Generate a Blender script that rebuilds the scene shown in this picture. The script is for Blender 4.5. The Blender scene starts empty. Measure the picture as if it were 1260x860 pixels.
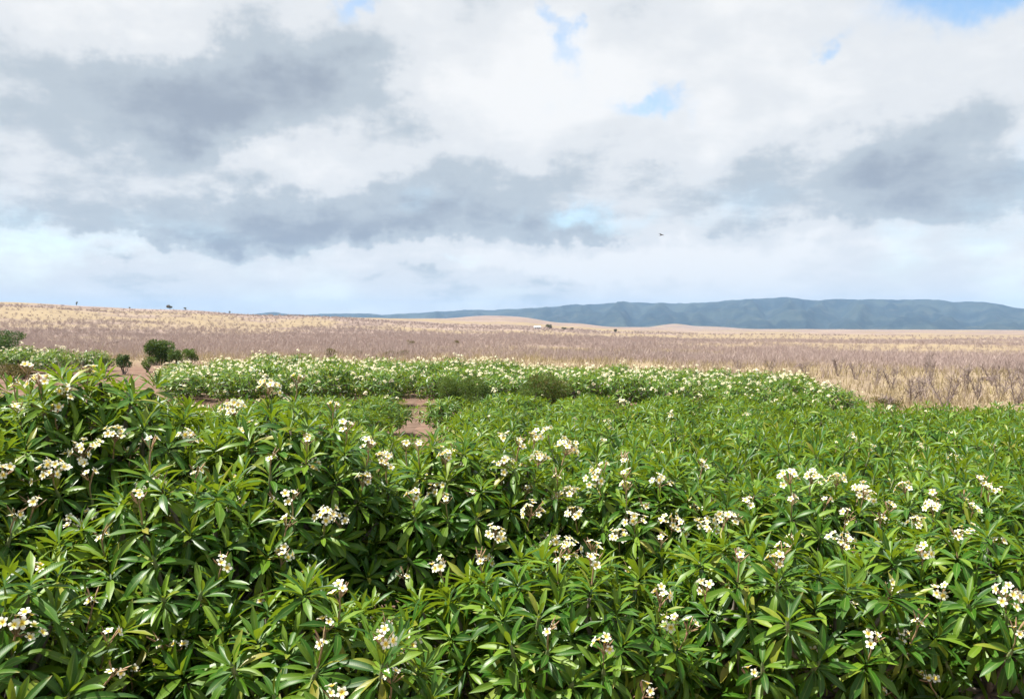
import bpy, math, random
import numpy as np
from mathutils import Vector, Matrix, Quaternion

random.seed(7)
RNG = np.random.default_rng(11)
SC = bpy.context.scene
COL = SC.collection
PI = math.pi
R = math.radians

# ------------------------------------------------------------------ camera
CAM_H = 4.0
FPX = 1000.0                                    # focal length in pixels of a 1260 px wide frame
EYE_Y = 398.0                                   # picture row of eye level
PITCH = math.atan((430 - EYE_Y) / FPX)
cam_d = bpy.data.cameras.new('camera')
cam = bpy.data.objects.new('camera', cam_d)
COL.objects.link(cam)
cam.location = (0, 0, CAM_H)
cam.rotation_euler = (PI / 2 - PITCH, 0, 0)
cam_d.sensor_width = 36
cam_d.lens = 36 * FPX / 1260
cam_d.clip_start = 0.05
cam_d.clip_end = 60000
SC.camera = cam

# ------------------------------------------------------------------ view
SC.view_settings.view_transform = 'Standard'
SC.view_settings.look = 'None'
SC.view_settings.exposure = 1.25
SC.view_settings.gamma = 1.0
SC.view_settings.use_curve_mapping = False
SC.render.engine = 'CYCLES'
SC.cycles.use_denoising = True
SC.cycles.max_bounces = 7
SC.cycles.diffuse_bounces = 2
SC.cycles.glossy_bounces = 2
SC.cycles.transmission_bounces = 3
SC.cycles.volume_bounces = 0
SC.cycles.caustics_reflective = False
SC.cycles.caustics_refractive = False
SC.cycles.sample_clamp_indirect = 4.0

# ------------------------------------------------------------------ sun
SUN_AZ, SUN_EL = R(-84), R(64)
sun_vec = Vector((math.sin(SUN_AZ) * math.cos(SUN_EL), math.cos(SUN_AZ) * math.cos(SUN_EL), math.sin(SUN_EL)))
sd = bpy.data.lights.new('sun', 'SUN')
sd.energy = 5.0
sd.angle = R(0.53)
sd.color = (1.0, 0.955, 0.88)
sun = bpy.data.objects.new('sun', sd)
COL.objects.link(sun)
sun.rotation_euler = sun_vec.to_track_quat('Z', 'Y').to_euler()
sun.location = (-60, -20, 90)


# ------------------------------------------------------------------ node helpers
class NT:
    def __init__(self, tree):
        self.t = tree

    def new(self, kind, **kw):
        n = self.t.nodes.new(kind)
        for k, v in kw.items():
            setattr(n, k, v)
        return n

    def set(self, sock, v):
        if isinstance(v, bpy.types.NodeSocket):
            self.t.links.new(v, sock)
        else:
            sock.default_value = v

    def m(self, op, a, b=0.0, c=0.0, clamp=False):
        n = self.new('ShaderNodeMath', operation=op, use_clamp=clamp)
        self.set(n.inputs[0], a)
        self.set(n.inputs[1], b)
        if op in ('MULTIPLY_ADD', 'SMOOTH_MIN', 'SMOOTH_MAX'):
            self.set(n.inputs[2], c)
        return n.outputs[0]

    def mix(self, f, a, b, mode='MIX'):
        n = self.new('ShaderNodeMix', data_type='RGBA', blend_type=mode)
        self.set(n.inputs[0], f)
        self.set(n.inputs[6], a if isinstance(a, bpy.types.NodeSocket) else (*a, 1))
        self.set(n.inputs[7], b if isinstance(b, bpy.types.NodeSocket) else (*b, 1))
        return n.outputs[2]

    def noise(self, vec, scale, detail=4.0, rough=0.55, dim='3D', dist=0.0, out=0):
        n = self.new('ShaderNodeTexNoise', noise_dimensions=dim)
        if vec is not None:
            self.set(n.inputs['Vector'], vec)
        self.set(n.inputs['Scale'], scale)
        self.set(n.inputs['Detail'], detail)
        self.set(n.inputs['Roughness'], rough)
        self.set(n.inputs['Distortion'], dist)
        return n.outputs[out]

    def ramp(self, f, stops, interp='LINEAR'):
        n = self.new('ShaderNodeValToRGB')
        n.color_ramp.interpolation = interp
        e = n.color_ramp.elements
        while len(e) < len(stops):
            e.new(0.5)
        for el, (p, c) in zip(e, stops):
            el.position = p
            el.color = (*c, 1) if len(c) == 3 else c
        self.set(n.inputs[0], f)
        return n.outputs[0]

    def maprange(self, v, a, b, c=0.0, d=1.0, smooth=True):
        n = self.new('ShaderNodeMapRange', interpolation_type='SMOOTHSTEP' if smooth else 'LINEAR')
        self.set(n.inputs[0], v)
        for i, x in enumerate((a, b, c, d)):
            self.set(n.inputs[i + 1], x)
        return n.outputs[0]

    def vmath(self, op, a, b=(0, 0, 0)):
        n = self.new('ShaderNodeVectorMath', operation=op)
        self.set(n.inputs[0], a)
        if op == 'SCALE':
            self.set(n.inputs[3], b)
        else:
            self.set(n.inputs[1], b)
        return n.outputs[0]

    def comb(self, x, y, z):
        n = self.new('ShaderNodeCombineXYZ')
        for i, v in enumerate((x, y, z)):
            self.set(n.inputs[i], v)
        return n.outputs[0]


# ------------------------------------------------------------------ sky
world = bpy.data.worlds.new('World')
SC.world = world
world.use_nodes = True
wt = world.node_tree
wt.nodes.clear()
W = NT(wt)
w_out = W.new('ShaderNodeOutputWorld')
w_bg = W.new('ShaderNodeBackground')
SKY_STRENGTH = 0.1
w_bg.inputs['Strength'].default_value = SKY_STRENGTH
wt.links.new(w_bg.outputs[0], w_out.inputs[0])
sky = W.new('ShaderNodeTexSky', sky_type='NISHITA')
sky.sun_disc = False
sky.sun_elevation = SUN_EL
sky.sun_rotation = SUN_AZ % (2 * PI)
sky.altitude = 100
sky.air_density = 1.0
sky.dust_density = 0.6
sky.ozone_density = 2.0
tc = W.new('ShaderNodeTexCoord')
sep = W.new('ShaderNodeSeparateXYZ')
wt.links.new(tc.outputs['Generated'], sep.inputs[0])
dx, dy, dz = sep.outputs
az = W.m('ARCTAN2', dx, dy)                       # 0 straight ahead, + to the right
el = W.m('ARCSINE', dz)
zc = W.m('ADD', W.m('MAXIMUM', dz, 0.0), 0.26)
px = W.m('DIVIDE', dx, zc)
py = W.m('DIVIDE', dy, zc)
P = W.comb(px, py, W.m('MULTIPLY', el, 1.5))
warp = W.noise(tc.outputs['Generated'], 5.0, 5.0, 0.62, out=1)
warpv = W.vmath('SUBTRACT', warp, (0.5, 0.5, 0.5))
wsep = W.new('ShaderNodeSeparateXYZ')
wt.links.new(warpv, wsep.inputs[0])
warp2 = W.vmath('SUBTRACT', W.noise(tc.outputs['Generated'], 21.0, 6.0, 0.65, out=1), (0.5, 0.5, 0.5))
wsep2 = W.new('ShaderNodeSeparateXYZ')
wt.links.new(warp2, wsep2.inputs[0])
waz = W.m('MULTIPLY_ADD', wsep2.outputs[0], 0.09, W.m('MULTIPLY_ADD', wsep.outputs[0], 0.24, az))
wel = W.m('MULTIPLY_ADD', wsep2.outputs[1], 0.055, W.m('MULTIPLY_ADD', wsep.outputs[1], 0.13, el))


def blob(a0, e0, sa, se, amp, tilt=0.0, cut=None):
    """soft cloud body round a bearing; px rows/columns of the photo turned into bearings"""
    A = math.atan((a0 - 630) / FPX)
    E = math.atan((EYE_Y - e0) / FPX * math.cos(A))
    da = W.m('MULTIPLY', W.m('SUBTRACT', waz, A), FPX / sa)
    de = W.m('SUBTRACT', wel, E)
    if tilt:
        de = W.m('MULTIPLY_ADD', W.m('SUBTRACT', waz, A), tilt, de)
    de = W.m('MULTIPLY', de, FPX / se)
    q = W.m('ADD', W.m('MULTIPLY', da, da), W.m('MULTIPLY', de, de))
    g = W.m('EXPONENT', W.m('MULTIPLY', q, -1.0))
    if cut:                                        # a flat, sharper cloud base
        Ec = math.atan((EYE_Y - cut) / FPX * math.cos(A))
        g = W.m('MULTIPLY', g, W.maprange(wel, Ec - .012, Ec + .022))
    return W.m('MULTIPLY', g, amp)


def total(lst):
    s = lst[0]
    for x in lst[1:]:
        s = W.m('ADD', s, x)
    return s


n_big = W.noise(P, 0.62, 7.0, 0.56)
n_fine = W.noise(P, 2.2, 8.0, 0.6)
n_soft = W.noise(tc.outputs['Generated'], 7.0, 6.0, 0.6)
# how much cloud covers the blue
cover = total([
    W.m('MULTIPLY', n_big, 1.0),
    W.m('MULTIPLY', n_fine, 0.45),
    W.m('MULTIPLY', n_soft, 0.55),
    blob(1225, -10, 130, 42, -0.62),
    blob(1010, 70, 34, 15, -0.42),
    blob(805, 132, 55, 14, -0.34),
    blob(425, 14, 28, 40, -0.36),
    blob(690, 40, 20, 60, -0.30),
    blob(720, 258, 80, 22, -0.26),
    blob(590, 322, 70, 13, -0.26),
    blob(90, 292, 160, 14, -0.10),
    blob(800, 330, 170, 40, 0.25),
    blob(300, 130, 300, 90, 0.30),
])
cov = W.maprange(cover, 0.60, 1.02)
# shade of the cloud undersides
shade = total([
    W.m('MULTIPLY', W.m('SUBTRACT', n_big, 0.5), 1.1),
    W.m('MULTIPLY', W.m('SUBTRACT', n_fine, 0.5), 0.9),
    W.m('MULTIPLY', W.m('SUBTRACT', n_soft, 0.5), 0.9),
    blob(280, 110, 200, 66, 0.82, -0.10),
    blob(430, 140, 100, 45, 0.25),
    blob(60, 165, 170, 40, 0.22),
    blob(250, 130, 300, 90, 0.12),
    blob(330, 262, 460, 46, 0.12, 0, 300),
    blob(1130, 225, 340, 70, 0.10, 0, 290),
    blob(760, 215, 200, 36, 0.08),
    blob(150, 272, 240, 34, 0.46, 0, 292),
    blob(430, 272, 190, 40, 0.50, 0, 305),
    blob(590, 255, 120, 42, 0.42, 0, 300),
    blob(1170, 232, 280, 55, 0.58, 0, 290),
    blob(930, 190, 150, 40, 0.20),
    blob(1000, 300, 260, 10, 0.16),
    blob(740, 283, 70, 16, 0.32),
    blob(150, 318, 36, 9, 0.42),
    blob(700, 352, 26, 9, 0.34),
    blob(560, 345, 160, 10, 0.22),
    blob(1010, 325, 120, 8, 0.22),
    blob(1000, 345, 320, 16, 0.20),
    blob(640, 368, 130, 12, 0.34),
    blob(200, 355, 400, 22, 0.12),
    blob(620, 100, 140, 80, -0.35),
    blob(330, 205, 90, 22, -0.30),
    blob(90, 20, 160, 34, -0.30),
    blob(940, 110, 260, 60, -0.22),
    blob(820, 322, 190, 30, -0.70),
    blob(1240, 350, 60, 14, -0.45),
])
P2 = W.vmath('ADD', P, (math.sin(SUN_AZ) * .11, math.cos(SUN_AZ) * .11, .07))
lit = W.m('SUBTRACT', W.noise(P2, 1.7, 8.0, 0.56), W.noise(P, 1.7, 8.0, 0.56))
shade = W.m('MULTIPLY_ADD', lit, 1.7, shade)
sh = W.maprange(shade, -0.28, 1.05, smooth=False)
k = 1.0 / SKY_STRENGTH / 2 ** SC.view_settings.exposure
cloud_col = W.ramp(sh, [
    (0.0, (0.96 * k, 0.965 * k, 0.97 * k)),
    (0.34, (0.82 * k, 0.845 * k, 0.875 * k)),
    (0.62, (0.54 * k, 0.605 * k, 0.665 * k)),
    (1.0, (0.37 * k, 0.425 * k, 0.505 * k)),
], 'EASE')
clear = W.mix(1.0, sky.outputs[0], (0.95, 1.0, 0.95), 'MULTIPLY')
sky_mix = W.mix(cov, clear, cloud_col)
# pale moist air low over the horizon
low = W.maprange(el, 0.0, 0.10, 0.4, 0.0)
sky_fin = W.mix(low, sky_mix, (0.92 * k, 0.90 * k, 0.84 * k))
wt.links.new(sky_fin, w_bg.inputs['Color'])
world.cycles.sampling_method = 'MANUAL'
world.cycles.sample_map_resolution = 512


# ------------------------------------------------------------------ scene helpers
def tag(o, label=None, cat=None, group=None, kind=None):
    if label: o['label'] = label
    if cat: o['category'] = cat
    if group: o['group'] = group
    if kind: o['kind'] = kind
    return o


def link(o, parent=None):
    COL.objects.link(o)
    if parent is not None:
        o.parent = parent
    return o


def empty(name, loc=(0, 0, 0)):
    o = bpy.data.objects.new(name, None)
    o.empty_display_size = 0.1
    o.location = loc
    return link(o)


def mesh(name, V, F, mats=(), uv=None, attr=None, smooth=True, mat_index=None):
    """V (n,3); F (m,k) with constant k"""
    V = np.asarray(V, dtype=np.float32)
    F = np.asarray(F, dtype=np.int32)
    me = bpy.data.meshes.new(name)
    n, (mf, kf) = len(V), F.shape
    me.vertices.add(n)
    me.vertices.foreach_set('co', V.ravel())
    me.loops.add(mf * kf)
    me.loops.foreach_set('vertex_index', F.ravel())
    me.polygons.add(mf)
    me.polygons.foreach_set('loop_start', np.arange(0, mf * kf, kf, dtype=np.int32))
    me.polygons.foreach_set('use_smooth', np.full(mf, smooth, dtype=bool))
    for m_ in mats:
        me.materials.append(m_)
    if mat_index is not None:
        me.polygons.foreach_set('material_index', np.asarray(mat_index, dtype=np.int32))
    me.update(calc_edges=True)
    if uv is not None:                      # per vertex uv
        l = me.uv_layers.new(name='UVMap')
        l.data.foreach_set('uv', np.asarray(uv, dtype=np.float32)[F.ravel()].ravel())
    if attr:
        for nm, arr in attr.items():
            arr = np.asarray(arr, dtype=np.float32)
            if arr.ndim == 1:
                a = me.attributes.new(nm, 'FLOAT', 'POINT')
                a.data.foreach_set('value', arr)
            else:
                a = me.attributes.new(nm, 'FLOAT_VECTOR', 'POINT')
                a.data.foreach_set('vector', arr.ravel())
    return me


def obj(name, me, parent=None, loc=None):
    o = bpy.data.objects.new(name, me)
    if loc is not None:
        o.location = loc
    return link(o, parent)


class Bag:
    """collects pieces with constant face size, then makes one mesh"""
    def __init__(self):
        self.V, self.F, self.UV, self.RN, self.MI, self.n = [], [], [], [], [], 0

    def add(self, V, F, uv=None, rnd=0.0, mi=0):
        V = np.asarray(V, dtype=np.float32)
        F = np.asarray(F, dtype=np.int32)
        self.V.append(V)
        self.F.append(F + self.n)
        self.UV.append(np.zeros((len(V), 2), np.float32) if uv is None else uv)
        self.RN.append(np.full(len(V), rnd, np.float32))
        self.MI.append(np.full(len(F), mi, np.int32))
        self.n += len(V)

    def build(self, name, mats, smooth=True):
        return mesh(name, np.concatenate(self.V), np.concatenate(self.F), mats,
                    np.concatenate(self.UV), {'rnd': np.concatenate(self.RN)}, smooth, np.concatenate(self.MI))


def tube(pts, rads, sides=6):
    pts = [Vector(p) for p in pts]
    V, F = [], []
    for i, p in enumerate(pts):
        a = pts[max(0, i - 1)]
        b = pts[min(len(pts) - 1, i + 1)]
        d = (b - a).normalized()
        ux = d.orthogonal().normalized() if abs(d.z) > 0.99 else d.cross(Vector((0, 0, 1))).normalized()
        uy = d.cross(ux)
        for s in range(sides):
            t = 2 * PI * s / sides
            V.append(p + rads[i] * (ux * math.cos(t) + uy * math.sin(t)))
    for i in range(len(pts) - 1):
        for s in range(sides):
            s2 = (s + 1) % sides
            F.append((i * sides + s2, i * sides + s, (i + 1) * sides + s, (i + 1) * sides + s2))
    return np.array([v[:] for v in V], np.float32), np.array(F, np.int32)


def xf(M, V):
    """apply 4x4 (numpy) to points"""
    return V @ M[:3, :3].T + M[:3, 3]


# numpy value noise
def _hash(i, j, s):
    h = (i.astype(np.int64) * 374761393 + j.astype(np.int64) * 668265263 + s * 974711) & 0x7fffffff
    h = ((h ^ (h >> 13)) * 1274126177) & 0x7fffffff
    return ((h ^ (h >> 16)) & 0xffff) / 65535.0


def vnoise(x, y, s=0):
    i, j = np.floor(x), np.floor(y)
    fx, fy = x - i, y - j
    fx, fy = fx * fx * (3 - 2 * fx), fy * fy * (3 - 2 * fy)
    a, b = _hash(i, j, s), _hash(i + 1, j, s)
    c, d = _hash(i, j + 1, s), _hash(i + 1, j + 1, s)
    return (a * (1 - fx) + b * fx) * (1 - fy) + (c * (1 - fx) + d * fx) * fy


def fbm(x, y, octv=4, s=0, gain=0.5):
    t, a, n = 0.0, 1.0, 0.0
    for o in range(octv):
        t = t + a * vnoise(x * 2 ** o + 17.3 * o, y * 2 ** o - 9.1 * o, s + o)
        n += a
        a *= gain
    return t / n


def sstep(x, a, b):
    t = np.clip((x - a) / (b - a), 0, 1)
    return t * t * (3 - 2 * t)


# ------------------------------------------------------------------ terrain shape
TH = [math.atan(u) for u in (-0.63, -0.42, -0.30, 0.0, 0.07, 0.13, 0.27, 0.63)]
RAD = np.log([4, 10, 25, 50, 75, 100, 200, 400, 800, 1100, 1600, 2500, 4000, 7000, 17000])
PT = np.array([  # drop below eye level over distance, for each bearing above
    [1.0] * 8,
    [.40, .40, .40, .40, .40, .40, .402, .412],
    [.160, .160, .160, .160, .161, .163, .170, .182],
    [.083, .086, .090, .095, .097, .099, .106, .113],
    [.0545, .056, .058, .063, .065, .067, .072, .077],
    [.040, .041, .043, .046, .047, .048, .052, .055],
    [.024, .026, .028, .031, .032, .033, .035, .037],
    [.007, .010, .013, .018, .019, .021, .023, .024],
    [-.016, -.010, -.005, .007, .010, .013, .0155, .0165],
    [-.0225, -.0155, -.010, .002, .006, .010, .0130, .0140],
    [-.018, -.012, -.008, -.003, .003, .007, .0105, .0115],
    [-.010, -.007, -.006, -.0065, -.0005, .0045, .0085, .0090],
    [.000, .000, .001, -.0020, .003, .0052, .0070, .0070],
    [.006, .006, .006, .006, .0065, .0070, .0075, .0075],
    [.007, .007, .007, .007, .0075, .008, .008, .008]])


def ground(x, y):
    x = np.asarray(x, float)
    y = np.asarray(y, float)
    r = np.hypot(x, y)
    th = np.arctan2(x, y)
    lr = np.log(np.maximum(r, 4))
    cols = []
    knots = [-PI, -1.1] + TH + [1.1, PI]
    mid = PT.mean(axis=1)
    tab = np.column_stack([mid, PT[:, 0], PT, PT[:, -1], mid])
    ri = np.clip(np.searchsorted(RAD, lr) - 1, 0, len(RAD) - 2)
    ft = np.clip((lr - RAD[ri]) / (RAD[ri + 1] - RAD[ri]), 0, 1)
    kn = np.array(knots)
    ci = np.clip(np.searchsorted(kn, th) - 1, 0, len(kn) - 2)
    fc = np.clip((th - kn[ci]) / (kn[ci + 1] - kn[ci]), 0, 1)
    fc = fc * fc * (3 - 2 * fc)
    p = (tab[ri, ci] * (1 - fc) + tab[ri, ci + 1] * fc) * (1 - ft) + (tab[ri + 1, ci] * (1 - fc) + tab[ri + 1, ci + 1] * fc) * ft
    z = CAM_H - p * np.maximum(r, 4)
    z = z + 0.10 * (fbm(x * .35, y * .35, 3, 5) - .5)
    if r.max() > 60:
        z = z + 1.2 * (fbm(x / 45, y / 45, 3, 9) - .5) * sstep(r, 60, 200)
    if r.max() > 250:
        z = z + 5.0 * (fbm(x / 220, y / 220, 4, 19) - .5) * sstep(r, 250, 700)
    if r.max() > 1300:
        z = z + 7.0 * (fbm(x / 900, y / 900, 4, 29) - .5) * sstep(r, 1300, 3000)

    def hill(u, rr, h, sx, sy):
        cx, cy = u * rr / math.hypot(1, u), rr / math.hypot(1, u)
        tx, ty = cy / rr, -cx / rr
        a = ((x - cx) * tx + (y - cy) * ty) / sx
        b = ((x - cx) * -ty + (y - cy) * tx) / sy
        return h * np.exp(-(a * a + b * b)) * rough
    if r.max() > 2000:
        rough = 1 + 0.35 * (fbm(x / 160, y / 160, 3, 41) - .5)
        z = z + hill(-0.035, 3300, 15, 170, 400) + hill(0.02, 3200, 5, 190, 300)
        z = z + hill(0.195, 4600, 20, 95, 500) + hill(0.235, 4700, 14, 200, 400)
    return z


def gz(x, y):
    return float(ground(np.array([x]), np.array([y]))[0])


def scrub_field(x, y):
    """0 golden grass .. 1 bare scrub cover"""
    r = np.hypot(x, y)
    u = x / np.maximum(y, 1)
    s = fbm(x / 34 + 3, y / 60, 4, 61)
    s2 = fbm(x / 210, y / 160 + 7, 3, 71)
    f = sstep(r, 150, 420)
    v = (s * (1 - f * .55) + s2 * f * .55)
    d = sstep(v, .40, .60)
    # a dense belt of bare scrub beyond the golden grass on the right
    belt = np.exp(-((r - 146 + 14 * u + 8 * (s - .5)) / 20) ** 2) * sstep(u, .12, .26)
    gap = np.exp(-((r - 80) / 33) ** 4) * sstep(u, .10, .26)
    d = d * (1 - .95 * gap)
    left = sstep(-u, .05, .30) * sstep(r, 90, 130) * (1 - sstep(r, 470, 700))
    d = np.clip(d + .45 * left, 0, 1)
    d = np.maximum(d, .9 * np.exp(-((u + .03) / .06) ** 2) * sstep(r, 2600, 3000))
    d = np.clip(d + .30 * sstep(r, 1400, 2400), 0, 1)
    return np.clip(np.maximum(d, belt * 1.0), 0, 1)


def soil_field(x, y):
    r = np.hypot(x, y)
    u = x / np.maximum(y, 1)
    n = fbm(x / 3.5, y / 5, 3, 81)
    orch = 1 - sstep(r + 8 * (n - .5), 52, 60)
    patch = (1 - sstep(np.abs(u + .54) + .1 * (n - .5), .15, .22)) * (1 - sstep(r + 14 * (n - .5), 82, 100)) * sstep(y, 5, 10)
    return np.clip(np.maximum(orch, patch), 0, 1)


# ------------------------------------------------------------------ materials
def mat(name):
    m_ = bpy.data.materials.new(name)
    m_.use_nodes = True
    t = m_.node_tree
    t.nodes.clear()
    n = NT(t)
    out = n.new('ShaderNodeOutputMaterial')
    return m_, n, out


def principled(n, col, rough=0.6, spec=0.5, bump=None, bstr=0.3, bdist=0.02):
    b = n.new('ShaderNodeBsdfPrincipled')
    n.set(b.inputs['Base Color'], col if isinstance(col, bpy.types.NodeSocket) else (*col, 1))
    n.set(b.inputs['Roughness'], rough)
    n.set(b.inputs['Specular IOR Level'], spec)
    if bump is not None:
        bp = n.new('ShaderNodeBump')
        bp.inputs['Strength'].default_value = bstr
        bp.inputs['Distance'].default_value = bdist
        n.set(bp.inputs['Height'], bump)
        n.t.links.new(bp.outputs[0], b.inputs['Normal'])
    return b


def simple_mat(name, c1, c2, scale=4.0, rough=0.7, spec=0.3, coord='Object', bstr=0.3, bdist=0.01):
    m_, n, out = mat(name)
    t = n.new('ShaderNodeTexCoord')
    f = n.noise(t.outputs[coord], scale, 5.0, 0.6)
    c = n.mix(n.maprange(f, .3, .7), c1, c2)
    b = principled(n, c, rough, spec, f, bstr, bdist)
    n.t.links.new(b.outputs[0], out.inputs[0])
    return m_


def leaf_mat(name, dark, mid, pale, under, trans, rough=0.34, veins=True, tfac=0.28, spec=0.5):
    m_, n, out = mat(name)
    at = n.new('ShaderNodeAttribute', attribute_name='rnd')
    oi = n.new('ShaderNodeObjectInfo')
    rnd = n.m('FRACT', n.m('ADD', at.outputs['Fac'], oi.outputs['Random']))
    rnd2 = n.m('FRACT', n.m('MULTIPLY', rnd, 7.31))
    col = n.ramp(rnd, [(0.0, dark), (0.45, mid), (0.93, pale), (1.0, (0.22, 0.20, 0.03))])
    uvn = n.new('ShaderNodeUVMap')
    s = n.new('ShaderNodeSeparateXYZ')
    n.t.links.new(uvn.outputs[0], s.inputs[0])
    ac = n.m('ABSOLUTE', n.m('SUBTRACT', s.outputs[0], 0.5))
    bump = None
    if veins:
        rib = n.maprange(ac, 0.015, 0.05, 1.0, 0.0)
        # side veins run slanted from the midrib
        vv = n.m('SINE', n.m('MULTIPLY', n.m('SUBTRACT', s.outputs[1], n.m('MULTIPLY', ac, 0.16)), 130.0))
        vein = n.m('MULTIPLY', n.maprange(vv, 0.75, 1.0), 0.16)
        col = n.mix(n.m('MULTIPLY', rib, 0.65), col, (0.20, 0.25, 0.07))
        col = n.mix(vein, col, (0.12, 0.18, 0.04))
        bump = n.m('ADD', n.m('MULTIPLY', vv, 0.25), n.m('MULTIPLY', rib, -1.0))
    # scuffs and yellowing near some tips
    tcn = n.new('ShaderNodeTexCoord')
    nz = n.noise(tcn.outputs['Object'], 9.0, 3.0, 0.6)
    col = n.mix(n.m('MULTIPLY', n.maprange(nz, .45, .8), 0.35), col, mid)
    tipy = n.m('MULTIPLY', n.maprange(s.outputs[1], 0.80, 1.0), n.maprange(rnd2, 0.80, 0.95))
    col = n.mix(n.m('MULTIPLY', tipy, 0.6), col, (0.30, 0.22, 0.06))
    geo = n.new('ShaderNodeNewGeometry')
    ucol = n.mix(0.35, under, col)
    fcol = n.mix(geo.outputs['Backfacing'], col, ucol)
    b = principled(n, fcol, n.m('MULTIPLY_ADD', geo.outputs['Backfacing'], 0.25, n.m('MULTIPLY_ADD', rnd2, 0.14, rough)), spec, bump, 0.12, 0.004)
    tr = n.new('ShaderNodeBsdfTranslucent')
    n.set(tr.inputs['Color'], (*trans, 1))
    mx = n.new('ShaderNodeMixShader')
    mx.inputs[0].default_value = tfac
    n.t.links.new(b.outputs[0], mx.inputs[1])
    n.t.links.new(tr.outputs[0], mx.inputs[2])
    n.t.links.new(mx.outputs[0], out.inputs[0])
    return m_


M_LEAF = leaf_mat('plumeria_leaf', (0.008, 0.046, 0.003), (0.028, 0.096, 0.004), (0.125, 0.205, 0.014),
                  (0.14, 0.19, 0.035), (0.31, 0.44, 0.016), 0.35, True, 0.20, 0.27)
M_FERN = leaf_mat('feathery_leaf', (0.026, 0.063, 0.009), (0.044, 0.089, 0.012), (0.074, 0.118, 0.022),
                  (0.09, 0.14, 0.03), (0.18, 0.26, 0.03), 0.55, False, 0.2, 0.25)
M_DARKLEAF = leaf_mat('dark_bush_leaf', (0.013, 0.041, 0.007), (0.024, 0.063, 0.010), (0.044, 0.089, 0.015),
                      (0.05, 0.09, 0.02), (0.10, 0.18, 0.02), 0.5, False, 0.16, 0.3)
M_RUSTLEAF = leaf_mat('rusty_bush_leaf', (0.052, 0.081, 0.015), (0.096, 0.100, 0.026), (0.200, 0.118, 0.052),
                      (0.12, 0.11, 0.04), (0.2, 0.16, 0.04), 0.6, False, 0.16, 0.2)
M_GREYTWIG = simple_mat('grey_twig', (0.20, 0.155, 0.145), (0.31, 0.25, 0.225), 6.0, 0.8, 0.2)
M_SCRUB = leaf_mat('scrub_twig', (0.29, 0.22, 0.205), (0.38, 0.30, 0.27), (0.47, 0.385, 0.325),
                   (0.36, 0.28, 0.25), (0.33, 0.25, 0.22), 0.8, False, 0.12, 0.15)
M_GRASS = leaf_mat('dry_grass_blade', (0.296, 0.228, 0.128), (0.368, 0.296, 0.176), (0.432, 0.360, 0.240),
                   (0.368, 0.296, 0.176), (0.360, 0.280, 0.160), 0.7, False, 0.25, 0.2)
M_BARK = simple_mat('plumeria_bark', (0.098, 0.083, 0.064), (0.180, 0.158, 0.131), 14.0, 0.75, 0.3)
M_STEM = simple_mat('green_stem', (0.10, 0.16, 0.05), (0.20, 0.22, 0.10), 20.0, 0.5, 0.4)
M_BUD = simple_mat('flower_stalk', (0.22, 0.20, 0.08), (0.42, 0.22, 0.16), 30.0, 0.5, 0.4)
M_SOIL = simple_mat('path_soil', (0.09, 0.058, 0.042), (0.145, 0.098, 0.072), 1.6, 0.95, 0.1, bstr=0.6, bdist=0.04)
M_ROCK = simple_mat('dark_rock', (0.055, 0.042, 0.038), (0.16, 0.115, 0.10), 2.0, 0.9, 0.2, bstr=0.8, bdist=0.1)
M_WALL = simple_mat('house_wall', (0.66, 0.60, 0.55), (0.78, 0.74, 0.70), 1.0, 0.8)
M_ROOF = simple_mat('house_roof', (0.50, 0.49, 0.48), (0.58, 0.57, 0.56), 0.6, 0.5)
M_GLASS = simple_mat('house_window', (0.03, 0.035, 0.04), (0.06, 0.07, 0.08), 1.0, 0.1, 0.6)
M_BIRD = simple_mat('bird_feather', (0.03, 0.03, 0.035), (0.07, 0.065, 0.06), 20.0, 0.8)

# flower: yellow throat running out to white petals
M_FLOWER, n, out = mat('plumeria_flower')
uvn = n.new('ShaderNodeUVMap')
s = n.new('ShaderNodeSeparateXYZ')
n.t.links.new(uvn.outputs[0], s.inputs[0])
fc = n.ramp(s.outputs[1], [(0.0, (0.800, 0.500, 0.030)), (0.280, (0.860, 0.660, 0.100)), (0.520, (0.80, 0.77, 0.54)), (0.78, (0.83, 0.82, 0.75))])
b = principled(n, fc, 0.55, 0.3)
tr = n.new('ShaderNodeBsdfTranslucent')
n.set(tr.inputs['Color'], fc)
mx = n.new('ShaderNodeMixShader')
mx.inputs[0].default_value = 0.3
n.t.links.new(b.outputs[0], mx.inputs[1])
n.t.links.new(tr.outputs[0], mx.inputs[2])
n.t.links.new(mx.outputs[0], out.inputs[0])

# ground cover: soil, golden grass, scrub litter
M_GROUND, n, out = mat('dry_ground')
tcn = n.new('ShaderNodeTexCoord')
at = n.new('ShaderNodeAttribute', attribute_name='cover')
s = n.new('ShaderNodeSeparateXYZ')
n.t.links.new(at.outputs['Vector'], s.inputs[0])
po = tcn.outputs['Object']
f1 = n.noise(po, 0.9, 6.0, 0.65)
f2 = n.noise(po, 0.05, 6.0, 0.6)
f3 = n.noise(po, 5.0, 4.0, 0.6)
f4 = n.noise(po, 0.011, 8.0, 0.68)
grass = n.mix(n.maprange(f1, .3, .7), (0.204, 0.157, 0.098), (0.260, 0.206, 0.134))
grass = n.mix(n.m('MULTIPLY', n.maprange(f2, .42, .68), .65), grass, (0.157, 0.118, 0.086))
scrub = n.mix(n.maprange(f1, .3, .7), (0.195, 0.148, 0.128), (0.262, 0.203, 0.170))
scrub = n.mix(n.m('MULTIPLY', n.maprange(f4, .42, .60), .7), scrub, (0.135, 0.100, 0.086))
soil = n.mix(n.maprange(f1, .3, .7), (0.113, 0.068, 0.050), (0.178, 0.118, 0.086))
soil = n.mix(n.m('MULTIPLY', n.maprange(f3, .5, .75), .5), soil, (0.213, 0.148, 0.106))
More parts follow.
